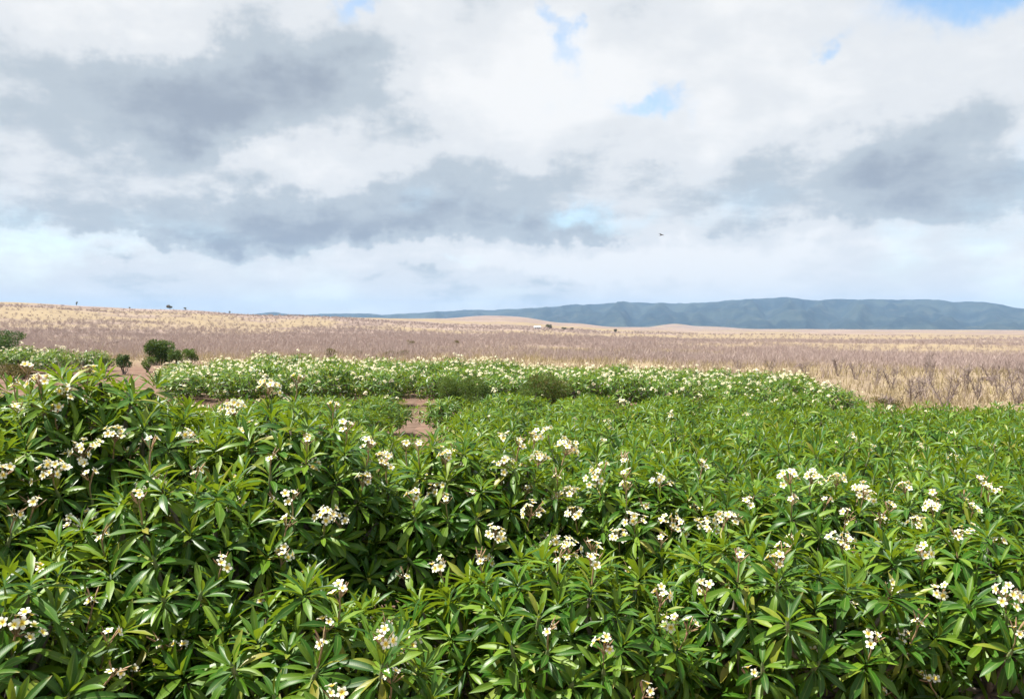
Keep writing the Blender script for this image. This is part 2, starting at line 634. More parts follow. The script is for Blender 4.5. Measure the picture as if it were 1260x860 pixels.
sc_f = n.maprange(n.m('ADD', n.m('ADD', s.outputs[0], n.m('MULTIPLY', n.m('SUBTRACT', f4, .5), 1.6)), n.m('MULTIPLY', n.m('SUBTRACT', f2, .5), 1.3)), .15, .80)
c = n.mix(sc_f, grass, scrub)
c = n.mix(s.outputs[1], c, soil)
b = principled(n, c, 0.95, 0.08, n.m('ADD', f3, n.m('MULTIPLY', f1, 2.0)), 0.5, 0.05)
n.t.links.new(b.outputs[0], out.inputs[0])

# mountains: scrub forest with drier slopes
M_MOUNT, n, out = mat('mountain_slope')
tcn = n.new('ShaderNodeTexCoord')
f1 = n.noise(tcn.outputs['Object'], 0.0011, 8.0, 0.6)
f2 = n.noise(tcn.outputs['Object'], 0.006, 6.0, 0.65)
c = n.mix(n.maprange(f1, .42, .64), (0.012, 0.020, 0.022), (0.036, 0.046, 0.038))
c = n.mix(n.m('MULTIPLY', n.maprange(f2, .5, .72), .5), c, (0.08, 0.08, 0.06))
b = principled(n, c, 0.95, 0.05)
n.t.links.new(b.outputs[0], out.inputs[0])

# ------------------------------------------------------------------ ground sheet
NR = 300
rr = np.exp(np.linspace(math.log(0.8), math.log(17000), NR))
ang = np.concatenate([np.linspace(-PI, -R(52), 46)[:-1], np.linspace(-R(52), R(52), 420), np.linspace(R(52), PI, 46)[1:-1]])
NA = len(ang)
RR, AA = np.meshgrid(rr, ang, indexing='ij')
X, Y = RR * np.sin(AA), RR * np.cos(AA)
Z = ground(X, Y)
V = np.stack([X, Y, Z], -1).reshape(-1, 3)
i = np.arange(NR - 1)[:, None]
j = np.arange(NA)[None, :]
j2 = (j + 1) % NA
F = np.stack([i * NA + j, i * NA + j2 + 0 * i, (i + 1) * NA + j2, (i + 1) * NA + j], -1).reshape(-1, 4)[:, ::-1]
cover = np.stack([scrub_field(X, Y), soil_field(X, Y), 0 * X], -1).reshape(-1, 3)
g_me = mesh('ground', V, F, [M_GROUND], attr={'cover': cover})
g_ob = obj('ground', g_me)
tag(g_ob, 'dry golden plain with scrub and reddish orchard soil', 'ground', kind='structure')

# ------------------------------------------------------------------ mountain range
RIDGE = [(-900, 392), (0, 391), (300, 387), (338, 383), (356, 386), (420, 386), (480, 386), (540, 384), (600, 381), (660, 378.5), (720, 375),
         (780, 372.5), (850, 372.5), (880, 371), (920, 368.5), (965, 366), (990, 368), (1010, 369.5), (1050, 367.5), (1095, 369.5), (1140, 368),
         (1175, 371.5), (1210, 371), (1235, 375), (1260, 379), (1400, 384), (1700, 388), (2600, 392)]
ru = np.array([math.atan((a - 630) / FPX) for a, _ in RIDGE])
rp = np.array([(EYE_Y - b_) / FPX * math.cos(t) for (_, b_), t in zip(RIDGE, ru)])
na, nr = 640, 90
aa = np.linspace(-R(50), R(56), na)
tt = np.linspace(0, 1, nr)
TT, A2 = np.meshgrid(tt, aa, indexing='ij')
RM = 6600 + TT * 8600
ridge_r = 12000 + 900 * (fbm(A2 * 9, A2 * 0 + 3, 3, 91) - .5)
top = np.interp(A2, ru, rp) * ridge_r
top = top + ridge_r * (.0034 * (fbm(A2 * 45, A2 * 0 + 8, 4, 111) - .5) + .0005 * (fbm(A2 * 160, A2 * 0 + 5, 3, 113) - .5))
prof = np.where(RM < ridge_r, np.clip((RM - 6700) / (ridge_r - 6700), 0, 1) ** 1.5, 1 - sstep(RM, ridge_r + 100, 15200) * 1.0)
spur = 1 - np.abs(2 * fbm(A2 * 26, RM / 2600, 4, 95) - 1)
Xm, Ym = RM * np.sin(A2), RM * np.cos(A2)
Zm = -130 + (top + 130) * np.clip(prof, 0, 1.0)
inner = 4 * np.clip(prof, 0, 1) * (1 - np.clip(prof, 0, 1))
Zm = Zm + inner * np.clip((top + 60) / 420, .1, 1) * ((spur - .62) * 360 + 110 * (fbm(Xm / 500, Ym / 500, 4, 99) - .5))
V = np.stack([Xm, Ym, Zm], -1).reshape(-1, 3)
i = np.arange(nr - 1)[:, None]
j = np.arange(na - 1)[None, :]
F = np.stack([i * na + j, i * na + j + 1, (i + 1) * na + j + 1, (i + 1) * na + j], -1).reshape(-1, 4)[:, ::-1]
mo = obj('mountain_range', mesh('mountain_range', V, F, [M_MOUNT]))
tag(mo, 'long blue mountain range beyond the dry plain', 'mountains', kind='structure')

# ------------------------------------------------------------------ path through the field
pts = []
for k_ in range(60):
    y = 14 + k_ * 0.75
    x = -0.118 * y - 0.25 + 0.12 * math.sin(y * .9)
    w = 0.36 + 0.10 * math.sin(y * 2.3) + 0.07 * math.sin(y * 5.1)
    pts.append([(x + w * f, y) for f in (-1, -.5, 0, .5, 1)])
V = [(x, y, gz(x, y) + 0.03 - (0.04 if q in (0, 4) else 0)) for row in pts for q, (x, y) in enumerate(row)]
F = [(a * 5 + b_, a * 5 + b_ + 1, a * 5 + b_ + 6, a * 5 + b_ + 5) for a in range(59) for b_ in range(4)]
po_ = obj('path', mesh('path', V, F, [M_SOIL]))
tag(po_, 'reddish bare earth path between the plumeria rows', 'path', kind='structure')


# ------------------------------------------------------------------ plumeria pieces
def leaf_unit(ts, droop, fold, across=3, hw=0.122, twist=0.0):
    ts = np.asarray(ts)
    prof = np.sin(PI * np.clip(ts, 0, 1) ** 1.12) ** 0.75
    w = hw * prof
    w[0] = 0.012
    w[-1] = 0.006
    if ts[1] < 0.2:
        w[1] = max(0.018, w[1] * 0.45)
    x, z, out_, uv = 0.0, 0.0, [], []
    for q, t in enumerate(ts):
        if q:
            a = -droop * (t + ts[q - 1]) * 0.5
            x += math.cos(a) * (t - ts[q - 1])
            z += math.sin(a) * (t - ts[q - 1])
        a = -droop * t
        offs = (-1, 0, 1) if across == 3 else (-1, 1)
        for o in offs:
            up = fold * w[q] * abs(o) + twist * o * t * w[q]
            out_.append((x - math.sin(a) * up, o * w[q], z + math.cos(a) * up))
            uv.append((0.5 + 0.5 * o, t))
    k_ = across
    F = []
    for q in range(len(ts) - 1):
        for o in range(k_ - 1):
            F.append((q * k_ + o, (q + 1) * k_ + o, (q + 1) * k_ + o + 1, q * k_ + o + 1))
    return np.array(out_, np.float32), np.array(F, np.int32), np.array(uv, np.float32)


T_HI = [0, .10, .28, .50, .70, .87, 1]
T_MD = [0, .28, .62, 1]
T_LO = [0, .5, 1]
DROOPS = (0.12, 0.35, 0.6, 0.95, 1.35)
LEAF_HI = [leaf_unit(T_HI, d, f, 3, hw, tw) for d, f, hw, tw in zip(DROOPS, (.55, .45, .35, .3, .25), (.098, .107, .113, .116, .110), (.15, -.1, .2, -.2, .1))]
LEAF_MD = [leaf_unit(T_MD, d, f, 3, hw) for d, f, hw in zip(DROOPS, (.55, .45, .35, .3, .25), (.098, .107, .113, .116, .110))]
LEAF_LO = [leaf_unit(T_LO, d, 0, 2, .125) for d in DROOPS]
LEAF_MESH = [mesh('leaf', V_, F_, [M_LEAF], uv_) for V_, F_, uv_ in LEAF_HI]


def rosette_leaves(rng, nleaf, size):
    """[(4x4, droop index)] in a frame whose z is the branch tip"""
    res = []
    a0 = rng.uniform(0, 2 * PI)
    for q in range(nleaf):
        f = (q + 0.5) / nleaf
        az_ = a0 + q * 2.39996 + rng.normal(0, .14)
        elv = R(72) - f ** 0.75 * R(108) + rng.normal(0, R(10))
        L = size * (0.62 + 0.45 * math.sin(min(1, f * 1.6 + .12) * PI / 2)) * rng.uniform(.85, 1.12)
        if f > .85:
            L *= rng.uniform(.8, 1.0)
        di = int(np.clip(round(.5 + f * 3.6 + rng.normal(0, .7)), 0, 4))
        roll = rng.normal(0, .28)
        M = Matrix.Translation((0, 0, -0.13 * f)) @ Matrix.Rotation(az_, 4, 'Z') @ Matrix.Rotation(-elv, 4, 'Y') @ \
            Matrix.Rotation(roll, 4, 'X') @ Matrix.Translation((0.018, 0, 0)) @ Matrix.Diagonal((L, L * rng.uniform(.88, 1.12), L, 1))
        res.append((np.array(M), di))
    return res


def frame(pos, axis, spin):
    q = Vector(axis).to_track_quat('Z', 'Y')
    return Matrix.Translation(pos) @ q.to_matrix().to_4x4() @ Matrix.Rotation(spin, 4, 'Z')


def dome_points(rng, Rx, H, zb, spacing, skirt):
    """branch tip places and axes on an uneven dome, base at z=0"""
    hc = H - (H - zb) * 0.52                   # height of the widest place
    ph = rng.uniform(0, 10, 4)
    res = []
    got = np.zeros((2000, 3))
    tries = 0
    want = int(2.9 * Rx * (Rx + H * .6) * 2 * PI / 2 / (spacing ** 2) * 0.8)
    while len(res) < want and tries < want * 30:
        tries += 1
        cz = rng.uniform(-skirt, 1)
        a = rng.uniform(0, 2 * PI)
        sr = math.sqrt(max(0, 1 - cz * cz))
        lump = 1 + .13 * math.sin(2 * a + ph[0]) + .11 * math.sin(3 * a + ph[1]) * sr + .12 * math.sin(5 * a + ph[2] + 4 * cz)
        dep = 1 - abs(rng.normal(0, .17))
        vz = (H - .22 - hc) if cz > 0 else (hc - zb)
        p = np.array([Rx * .93 * sr * math.cos(a) * lump * dep, Rx * .93 * sr * math.sin(a) * lump * dep, hc + cz * vz * (0.96 + .06 * (lump - 1) / .2) * dep])
        if res:
            dd = got[:len(res)] - p
            if ((dd * dd).sum(1)).min() < (spacing * rng.uniform(.80, 1.02)) ** 2:
                continue
        got[len(res)] = p
        nrm = np.array([sr * math.cos(a), sr * math.sin(a), max(cz, -.1)])
        axis = nrm * .62 + np.array([0, 0, .62]) + rng.normal(0, .13, 3)
        axis /= np.linalg.norm(axis)
        res.append((p, axis))
    return res


def branches_mesh(rng, tips, H, name='trunk'):
    bag = Bag()
    fork = [np.array([rng.normal(0, .05), rng.normal(0, .05), H * .2])]
    V_, F_ = tube([(0, 0, -.15), (rng.normal(0, .02), rng.normal(0, .02), H * .1), fork[0]], [.085, .07, .06], 7)
    bag.add(V_, F_)
    limbs = []
    nl = 6
    for q in range(nl):
        a = 2 * PI * q / nl + rng.normal(0, .3)
        rad = .42 * max(abs(t[0][0]) for t in tips)
        e = np.array([math.cos(a) * rad, math.sin(a) * rad, H * rng.uniform(.40, .52)])
        m_ = fork[0] * .5 + e * .5 + np.array([math.cos(a) * .1, math.sin(a) * .1, -.05])
        V_, F_ = tube([fork[0], m_, e], [.05, .042, .035], 6)
        bag.add(V_, F_)
        limbs.append(e)
    for p, ax in tips:
        e = min(limbs, key=lambda l: np.sum((l - p) ** 2))
        m_ = p - ax * .28
        mid_ = e * .5 + m_ * .5 + rng.normal(0, .05, 3)
        V_, F_ = tube([e, mid_, m_, p - ax * .1], [.028, .022, .02, .017], 5)
        bag.add(V_, F_)
    return bag.build(name, [M_BARK])


# flowers
def petal_flower(ts, widths, rise):
    Vs, Fs, UVs = [], [], []
    for q in range(5):
        a = 2 * PI * q / 5
        base = len(Vs)
        for t, w, z in zip(ts, widths, rise):
            for o in (-1, 1):
                lx, ly = t, o * w + .10 * t
                Vs.append((lx * math.cos(a) - ly * math.sin(a), lx * math.sin(a) + ly * math.cos(a), z + (.03 * o)))
                UVs.append((0.5 + .5 * o, t))
        for r_ in range(len(ts) - 1):
            Fs.append((base + 2 * r_, base + 2 * r_ + 2, base + 2 * r_ + 3, base + 2 * r_ + 1))
    return np.array(Vs, np.float32), np.array(Fs, np.int32), np.array(UVs, np.float32)


FL_HI = petal_flower([.05, .35, .72, 1.0], [.05, .24, .34, .10], [-.12, .08, .20, .16])
FL_MD = petal_flower([.05, .62, 1.0], [.06, .33, .12], [-.08, .16, .14])
FL_LO = petal_flower([.05, 1.0], [.20, .34], [0, .12])
FLOWER_MESH = mesh('flower', FL_HI[0], FL_HI[1], [M_FLOWER], FL_HI[2])


def cluster_layout(rng, nfl, spread):
    """flower frames round a stalk head; frame z = stalk"""
    res = []
    for q in range(nfl):
        f = math.sqrt((q + .5) / nfl)
        a = q * 2.39996 + rng.normal(0, .25)
        if nfl > 4 and rng.random() < .16:
            continue
        rr_ = spread * f * rng.uniform(.7, 1.3)
        p = np.array([rr_ * math.cos(a), rr_ * math.sin(a), .05 + spread * .5 * (1 - f * f) + rng.normal(0, .028)])
        ax = np.array([math.cos(a) * f * .9, math.sin(a) * f * .9, .8]) + rng.normal(0, .34, 3)
        res.append((p, ax / np.linalg.norm(ax), rng.uniform(0, 6.28), rng.uniform(.033, .044)))
    return res


def stalk_mesh(rng, lay, stem):
    bag = Bag()
    V_, F_ = tube([(0, 0, -stem), (.01, 0, -stem * .5), (0, 0, 0)], [.008, .007, .006], 5)
    bag.add(V_, F_)
    for p, ax, sp, sz in lay:
        V_, F_ = tube([(0, 0, -.03), p * .6, p - ax * .004], [.004, .003, .003], 3)
        bag.add(V_, F_)
    for q in range(5):
        a = rng.uniform(0, 6.28)
        p = np.array([.05 * math.cos(a), .05 * math.sin(a), .07])
        V_, F_ = tube([p * .3, p, p * 1.5], [.003, .006, .002], 4)
        bag.add(V_, F_)
    return bag.build('flower_cluster', [M_BUD])


CLUSTERS = []
for q, (nf, spd) in enumerate([(2, .05), (5, .085), (9, .115), (13, .13), (17, .15), (24, .18)]):
    for v_ in range(2):
        lay = cluster_layout(RNG, nf, spd)
        stem = RNG.uniform(.12, .2)
        low_bag = Bag()
        for p, ax, sp, sz in lay:
            low_bag.add(xf(np.array(frame(p, ax, sp) @ Matrix.Scale(sz, 4)), FL_MD[0]), FL_MD[1], FL_MD[2])
        V_, F_ = tube([(0, 0, -stem), (0, 0, .03)], [.008, .006], 4)
        low_bag.add(V_, F_, mi=1)
        CLUSTERS.append(dict(n=nf, lay=lay, stalk=stalk_mesh(RNG, lay, stem), low=low_bag.build('flower_cluster', [M_FLOWER, M_BUD])))


def project(p):
    """pixel of a world point in a 1260x860 frame (used to choose which branch tips carry blossom)"""
    d = np.asarray(p, float) - np.array([0, 0, CAM_H])
    cp, sp = math.cos(PITCH), math.sin(PITCH)
    zf = d[1] * cp - d[2] * sp
    up = d[1] * sp + d[2] * cp
    return 630 + FPX * d[0] / zf, 430 - FPX * up / zf, zf


# stem tip under each rosette of the near shrubs
V_, F_ = tube([(0, 0, -.17), (0, 0, -.08), (0, 0, .0), (0, 0, .035)], [.017, .018, .013, .003], 6)
TIP_MESH = mesh('leaf_rosette', V_, F_, [M_STEM])

# ------------------------------------------------------------------ near shrubs, leaf by leaf
NEAR = [  # x, y, spread, top
    (-3.7, 5.2, 1.2, 2.75), (-1.6, 6.05, 1.15, 2.25), (0.35, 6.75, 1.25, 2.25), (2.25, 7.15, 1.25, 2.32), (4.15, 7.35, 1.25, 2.35), (6.05, 7.9, 1.25, 2.25),
    (-4.75, 6.45, 1.15, 3.45), (-2.85, 6.75, 1.1, 2.95),
    (-5.9, 7.9, 1.35, 3.9), (-4.15, 8.1, 1.35, 3.78), (-2.35, 8.4, 1.3, 3.42), (-0.5, 8.75, 1.25, 2.98), (1.45, 9.1, 1.25, 2.62), (3.35, 9.35, 1.25, 2.46),
    (5.3, 9.6, 1.25, 2.34), (7.2, 10.0, 1.3, 2.24),
]
FLOWER_SPOTS = [  # photo column, row, size class
    (65, 580, 4), (115, 577, 4), (62, 720, 4), (215, 612, 2), (40, 495, 2), (92, 487, 2), (270, 485, 4), (327, 488, 4), (143, 527, 2), (232, 545, 2), (15, 800, 3),
    (390, 582, 4), (345, 634, 1), (205, 690, 2), (395, 660, 2), (375, 715, 1), (290, 778, 1), (540, 600, 4), (430, 635, 1), (510, 632, 1), (625, 592, 3), (690, 553, 4),
    (648, 624, 3), (668, 675, 5), (690, 690, 3), (612, 660, 2), (588, 685, 2), (715, 638, 2), (735, 678, 2), (772, 628, 2), (835, 652, 4), (863, 670, 4),
    (703, 600, 2), (740, 590, 2), (825, 590, 2), (955, 594, 3), (990, 573, 3), (1022, 590, 2), (1060, 590, 3), (1118, 590, 2), (1040, 680, 4), (1190, 664, 4),
    (1150, 634, 2), (1125, 650, 2), (1062, 616, 2), (755, 708, 0), (720, 740, 1), (880, 745, 1), (1018, 743, 0), (1075, 796, 1), (1150, 828, 1), (1232, 735, 2),
    (1240, 755, 1), (590, 775, 1), (553, 820, 0), (840, 690, 0), (1180, 695, 1), (930, 620, 1), (790, 575, 1), (455, 565, 1), (490, 580, 1), (660, 570, 2), (520, 690, 0),
    (330, 750, 0), (150, 560, 1), (280, 625, 1), (900, 640, 1), (1080, 640, 1), (1210, 610, 1), (870, 578, 1), (960, 710, 0), (1110, 715, 0), (800, 760, 0), (10, 610, 1),
]
cam_p = np.array([0, 0, CAM_H])
near_data = []
near_g = [gz(x, y) for x, y, _, _ in NEAR]
for k_, (x, y, rad, ztop) in enumerate(NEAR):
    g = gz(x, y)
    H = ztop - g
    rng = np.random.default_rng(100 + k_)
    tips = [t for t in dome_points(rng, rad, H, 0.30, .30, .75) if t[0][2] > H * .62 or rng.random() < .40 + .5 * t[0][2] / H]
    root_p = np.array([x, y, g])
    keep = []
    for p, ax in tips:
        wp = p + root_p
        hidden = False
        for k2, (x2, y2, r2, t2) in enumerate(NEAR):
            if k2 != k_:
                g2 = near_g[k2]
                hc2 = t2 - (t2 - g2) * .5
                e = ((wp[0] - x2) / r2) ** 2 + ((wp[1] - y2) / r2) ** 2 + ((wp[2] - hc2) / (t2 - hc2)) ** 2
                if e < .62:
                    hidden = True
        if not hidden:
            keep.append((p, ax))
    near_data.append(dict(pos=root_p, H=H, rad=rad, tips=keep, rng=rng))

# which branch tips carry blossom
blossom = {}
cand = []
for k_, d in enumerate(near_data):
    for q, (p, ax) in enumerate(d['tips']):
        wp = p + d['pos'] + ax * .12
        cx, cy, zf = project(wp)
        hc = d['H'] * .5
        nrm = np.array([p[0], p[1], (p[2] - hc) * 1.2])
        nrm /= np.linalg.norm(nrm)
        tocam = (cam_p - wp) / np.linalg.norm(cam_p - wp)
        face = float(nrm @ tocam)
        cand.append((cx, cy, face, k_, q))
for (fx, fy, cl) in FLOWER_SPOTS:
    best, bs = None, 1e9
    for cx, cy, face, k_, q in cand:
        if (k_, q) in blossom:
            continue
        s_ = math.hypot(cx - fx, cy - fy) - 45 * face
        if s_ < bs:
            best, bs = (k_, q), s_
    if bs < 95:
        blossom[best] = cl

rngf = np.random.default_rng(4)
for cx, cy, face, k_, q in cand:
    if (k_, q) not in blossom and face > .05 and 0 < cx < 1260 and cy < 880 and rngf.random() < .30:
        blossom[(k_, q)] = int(rngf.choice([0, 0, 0, 0, 1, 1]))
ROSE_MESH = []
rngm = np.random.default_rng(55)
for v_ in range(9):
    bag = Bag()
    for M, di in rosette_leaves(rngm, int(rngm.integers(17, 24)), rngm.uniform(.235, .295)):
        bag.add(xf(M, LEAF_MD[di][0]), LEAF_MD[di][1], LEAF_MD[di][2], rngm.uniform(0, 1))
    V_, F_ = tube([(0, 0, -.17), (0, 0, .02)], [.017, .012], 5)
    bag.add(V_, F_, mi=1)
    ROSE_MESH.append(bag.build('leaf_rosette', [M_LEAF, M_STEM]))

ORD = ('first', 'second', 'third', 'fourth', 'fifth', 'sixth', 'seventh', 'eighth')
NEAR_LABELS = ['%s plumeria shrub of the front row, counted from the tall-shrub end' % o_ for o_ in ORD[:6]]
NEAR_LABELS += ['tall plumeria shrub squeezed between front row and tallest shrubs, at the outer end',
                'half-tall plumeria shrub over the dark hollow between front row and tallest shrubs']
NEAR_LABELS += ['tallest plumeria shrub, first of the second row at the tall-shrub end']
NEAR_LABELS += ['%s plumeria shrub of the second row, counted from the tallest shrub' % o_ for o_ in ORD[1:8]]
near_roots = []
for k_, d in enumerate(near_data):
    rng = d['rng']
    root = empty('plumeria_shrub', d['pos'])
    near_roots.append(root)
    obj('trunk', branches_mesh(rng, d['tips'], d['H']), root)
    order = []
    for q, (p, ax) in enumerate(d['tips']):
        wp = p + d['pos']
        cx, cy, zf = project(wp)
        hc = d['H'] * .5
        nrm = np.array([p[0], p[1], (p[2] - hc)])
        nrm /= np.linalg.norm(nrm)
        tocam = (cam_p - wp) / np.linalg.norm(cam_p - wp)
        vis = float(nrm @ tocam) + .25 * float(nrm[2])
        if not (-60 < cx < 1320 and cy < 900):
            vis -= 2
        order.append((-(vis + 1.0) / zf if vis > -1 else 1, q))
    order.sort()
    single = set()
    left_over = 296
    specs = {}
    for s_, q in order:
        nl = int(rng.integers(18, 31))
        specs[q] = rosette_leaves(rng, nl, rng.uniform(.215, .305))
        if s_ < 0 and nl <= left_over:
            single.add(q)
            left_over -= nl
    bag = Bag()
    for q, (p, ax) in enumerate(d['tips']):
        Fm = frame(p, ax, rng.uniform(0, 6.28))
        if q in single:
            rt = obj('leaf_rosette', TIP_MESH, root)
            rt.matrix_basis = Fm
            for M, di in specs[q]:
                lf = obj('leaf', LEAF_MESH[di], rt)
                lf.matrix_basis = Matrix(M.tolist())
        else:
            Fn = np.array(Fm)
            for M, di in specs[q]:
                bag.add(xf(Fn @ M, LEAF_MD[di][0]), LEAF_MD[di][1], LEAF_MD[di][2], rng.uniform(0, 1))
        if (k_, q) in blossom:
            cl = CLUSTERS[blossom[(k_, q)] * 2 + int(rng.integers(0, 2))]
            tilt = Vector(ax) * .7 + (Vector(cam_p) - Vector(p + d['pos'])).normalized() * .18 + Vector((0, 0, .45))
            tilt = tilt.normalized()
            fcx = obj('flower_cluster', cl['stalk'], root)
            fcx.matrix_basis = frame(Vector(p) + tilt * rng.uniform(.15, .21), tilt, rng.uniform(0, 6.28))
            for fp, fa, fs, fz in cl['lay']:
                fo = obj('flower', FLOWER_MESH, fcx)
                fo.matrix_basis = frame(fp, fa, fs) @ Matrix.Scale(fz, 4)
    fo = obj('foliage', bag.build('foliage', [M_LEAF]), root)
    tag(fo, kind='stuff')
    tag(root, NEAR_LABELS[k_], 'shrub', 'plumeria shrubs at the front of the field')

# ------------------------------------------------------------------ field shrubs
def make_proto(seed, Rx, H, spacing, leafset, nleaf, size, part_rosettes, skirt=.6, blossoms=0, zb=.3):
    rng = np.random.default_rng(seed)
    tips = dome_points(rng, Rx, H, zb, spacing, skirt)
    tr_ = branches_mesh(rng, tips, H)
    tips_sorted = sorted(tips, key=lambda t: -t[0][2])
    parts, bag = [], Bag()
    for q, (p, ax) in enumerate(tips_sorted):
        Fm = frame(p, ax, rng.uniform(0, 6.28))
        if q < part_rosettes:
            parts.append((Fm, int(rng.integers(0, len(ROSE_MESH))), p, ax))
        else:
            Fn = np.array(Fm)
            for M, di in rosette_leaves(rng, nleaf, size * rng.uniform(.9, 1.1)):
                bag.add(xf(Fn @ M, leafset[di][0]), leafset[di][1], leafset[di][2], rng.uniform(0, 1))
    blo = None
    if blossoms:
        bb = Bag()
        for _ in range(blossoms):
            p, ax = tips_sorted[int(rng.integers(0, len(tips_sorted)))]
            hd = p + (ax * .6 + np.array([0, 0, .5])) * rng.uniform(.2, .3)
            for fp, fa, fs, fz in cluster_layout(rng, int(rng.integers(6, 14)), rng.uniform(.08, .13)):
                bb.add(xf(np.array(frame(hd, ax, 0) @ frame(fp, fa, fs) @ Matrix.Scale(fz * 1.05, 4)), FL_LO[0]), FL_LO[1], FL_LO[2])
        blo = bb.build('blossom', [M_FLOWER])
    return dict(trunk=tr_, fol=bag.build('foliage', [M_LEAF]) if bag.n else None, parts=parts, tips=tips_sorted, blo=blo, H=H)


MIDP = [make_proto(300 + q, 1.14, 2.1, .35, LEAF_MD, 19, .26, 44) for q in range(4)]
FARP = [make_proto(340 + q, 1.24, 1.9, .38, LEAF_MD, 18, .275, 0) for q in range(5)]
HEDP = [make_proto(380 + q, 1.6, 2.3, .46, LEAF_LO, 13, .34, 0, .75, 34, .2) for q in range(5)]


def put_shrub(proto, x, y, top, rng, label, group, nblossom, name='plumeria_shrub', hscale=1.0):
    g = gz(x, y)
    s_ = (top - g) / proto['H']
    root = empty(name, (x, y, g))
    root.rotation_euler = (0, 0, rng.uniform(0, 6.28))
    root.scale = (hscale * rng.uniform(.95, 1.08), hscale * rng.uniform(.95, 1.08), s_)
    tag(root, label, 'shrub', group)
    obj('trunk', proto['trunk'], root)
    if proto['fol']:
        tag(obj('foliage', proto['fol'], root), kind='stuff')
    for Fm, v_, p, ax in proto['parts']:
        ro = obj('leaf_rosette', ROSE_MESH[v_], root)
        ro.matrix_basis = Fm
    if proto['blo']:
        tag(obj('blossom', proto['blo'], root), kind='stuff')
    upper = proto['tips'][:max(10, len(proto['tips']) // 2)]
    for _ in range(nblossom):
        p, ax = upper[int(rng.integers(0, len(upper)))]
        cl = CLUSTERS[int(rng.integers(0, 8))]
        fo_ = tag(obj('flower_cluster', cl['low'], root), kind='stuff')
        fo_.matrix_basis = frame(Vector(p) + Vector(ax) * .17, ax, rng.uniform(0, 6.28))
    return root


def top_of(x, y):
    t = np.interp(y, [8, 11, 14, 20, 28, 34], [2.4, 2.3, 2.15, 1.85, 1.5, 1.35])
    t += 0.55 * float(sstep(np.array(-x), 1.0, 5.0)) * float(1 - sstep(np.array(y), 12, 19))
    u = x / y
    t -= 0.22 * float(sstep(np.array(u), .25, .6)) * (y / 26)
    t += .10 * float(sstep(np.array(-u), .2, .5)) * float(sstep(np.array(y), 16, 24))
    return t


def field_label(x, y, y0):
    if y > 20 and abs(x + .118 * y + .25) < 2.6:
        return 'low plumeria shrub of the middle field growing right beside the earth path'
    if y0 > 31:
        return 'low plumeria shrub along the back edge of the middle field, facing the blossoming block'
    if y0 < 11:
        return 'plumeria shrub with small white sprays directly behind the second front row'
    return 'low leafy plumeria shrub with few blossoms in the close-planted middle field'


rng = np.random.default_rng(900)
rows = [10.9, 12.8, 14.8, 16.9, 19.1, 21.4, 23.8, 26.3, 28.9, 31.4]
n_field = 0
for ri_, y0 in enumerate(rows):
    sp = 1.95 + .035 * (y0 - 10)
    half = .66 * y0 + 1.8
    xs = np.arange(-half, half, sp) + (sp * .5 if ri_ % 2 else 0)
    for x in xs:
        x += rng.normal(0, .18)
        y = y0 + rng.normal(0, .22)
        if y > 20 and abs(x + .118 * y + .25) < .98 + .2 * (y < 24):
            continue
        if y > 27.5 and x > 9 and rng.random() < .0:
            continue
        if y0 > 27 and x / y < -.30:
            continue
        near = y < 17.5
        proto = (MIDP if near else FARP)[int(rng.integers(0, 4 if near else 5))]
        nb = int(rng.random() < .85) + int(rng.random() < .4) if y < 15 else int(rng.random() < .7) + int(rng.random() < .25)
        put_shrub(proto, x, y, top_of(x, y) + rng.normal(0, .12), rng,
                  field_label(x, y, y0), 'plumeria shrubs of the middle field', nb,
                  hscale=1.0 if near else 1.08)
        n_field += 1

# ------------------------------------------------------------------ blossoming block behind the field
def back_label(x, y, y0, u):
    if abs(x + .118 * y + .25) < 3.0 and y0 < 58:
        return 'blossoming plumeria shrub of the back block standing beside the path gap'
    if y0 < 46:
        return 'blossom-covered plumeria shrub along the front edge of the back block'
    if y0 > 62:
        return 'blossoming plumeria shrub in the rearmost row of the back block, before dry scrub'
    return 'plumeria shrub thick with white blossom inside the block behind the middle field'


n_hedge = 0
for ri_, y0 in enumerate((45.5, 48.7, 52.0, 55.4, 59.0, 62.6)):
    for x in np.arange(-29, 22, 2.75) + (1.3 if ri_ % 2 else 0):
        x += rng.normal(0, .3)
        y = y0 + rng.normal(0, .35)
        u = x / y
        if u < -.418 or u > .425 - .004 * (y0 - 45) * 1.2:
            continue
        if abs(x + .118 * y + .25) < (1.0 if y0 < 52 else 0):
            continue
        g = gz(x, y)
        put_shrub(HEDP[int(rng.integers(0, 5))], x, y, g + 2.05 + rng.normal(0, .16) + .2 * (-.33 < u < -.05) - .35 * (u < -.385), rng,
                  back_label(x, y, y0, u), 'blossoming plumeria shrubs of the back block', 0, hscale=1.02)
        n_hedge += 1
for x, y, tp in ((-37.5, 66, 1.9), (-40.5, 67, 2.1), (-43.5, 66, 2.2), (-46.5, 68, 2.0), (-36.5, 70.5, 2.0), (-39.8, 71, 2.2), (-43, 71.5, 2.4), (-46.5, 72, 2.3)):
    put_shrub(HEDP[int(rng.integers(0, 5))], x, y, gz(x, y) + tp, rng,
              'plumeria shrub in the separate clump across the bare reddish soil', 'plumeria shrubs beyond the bare soil', 0, hscale=1.0)
print('field', n_field, 'hedge', n_hedge)


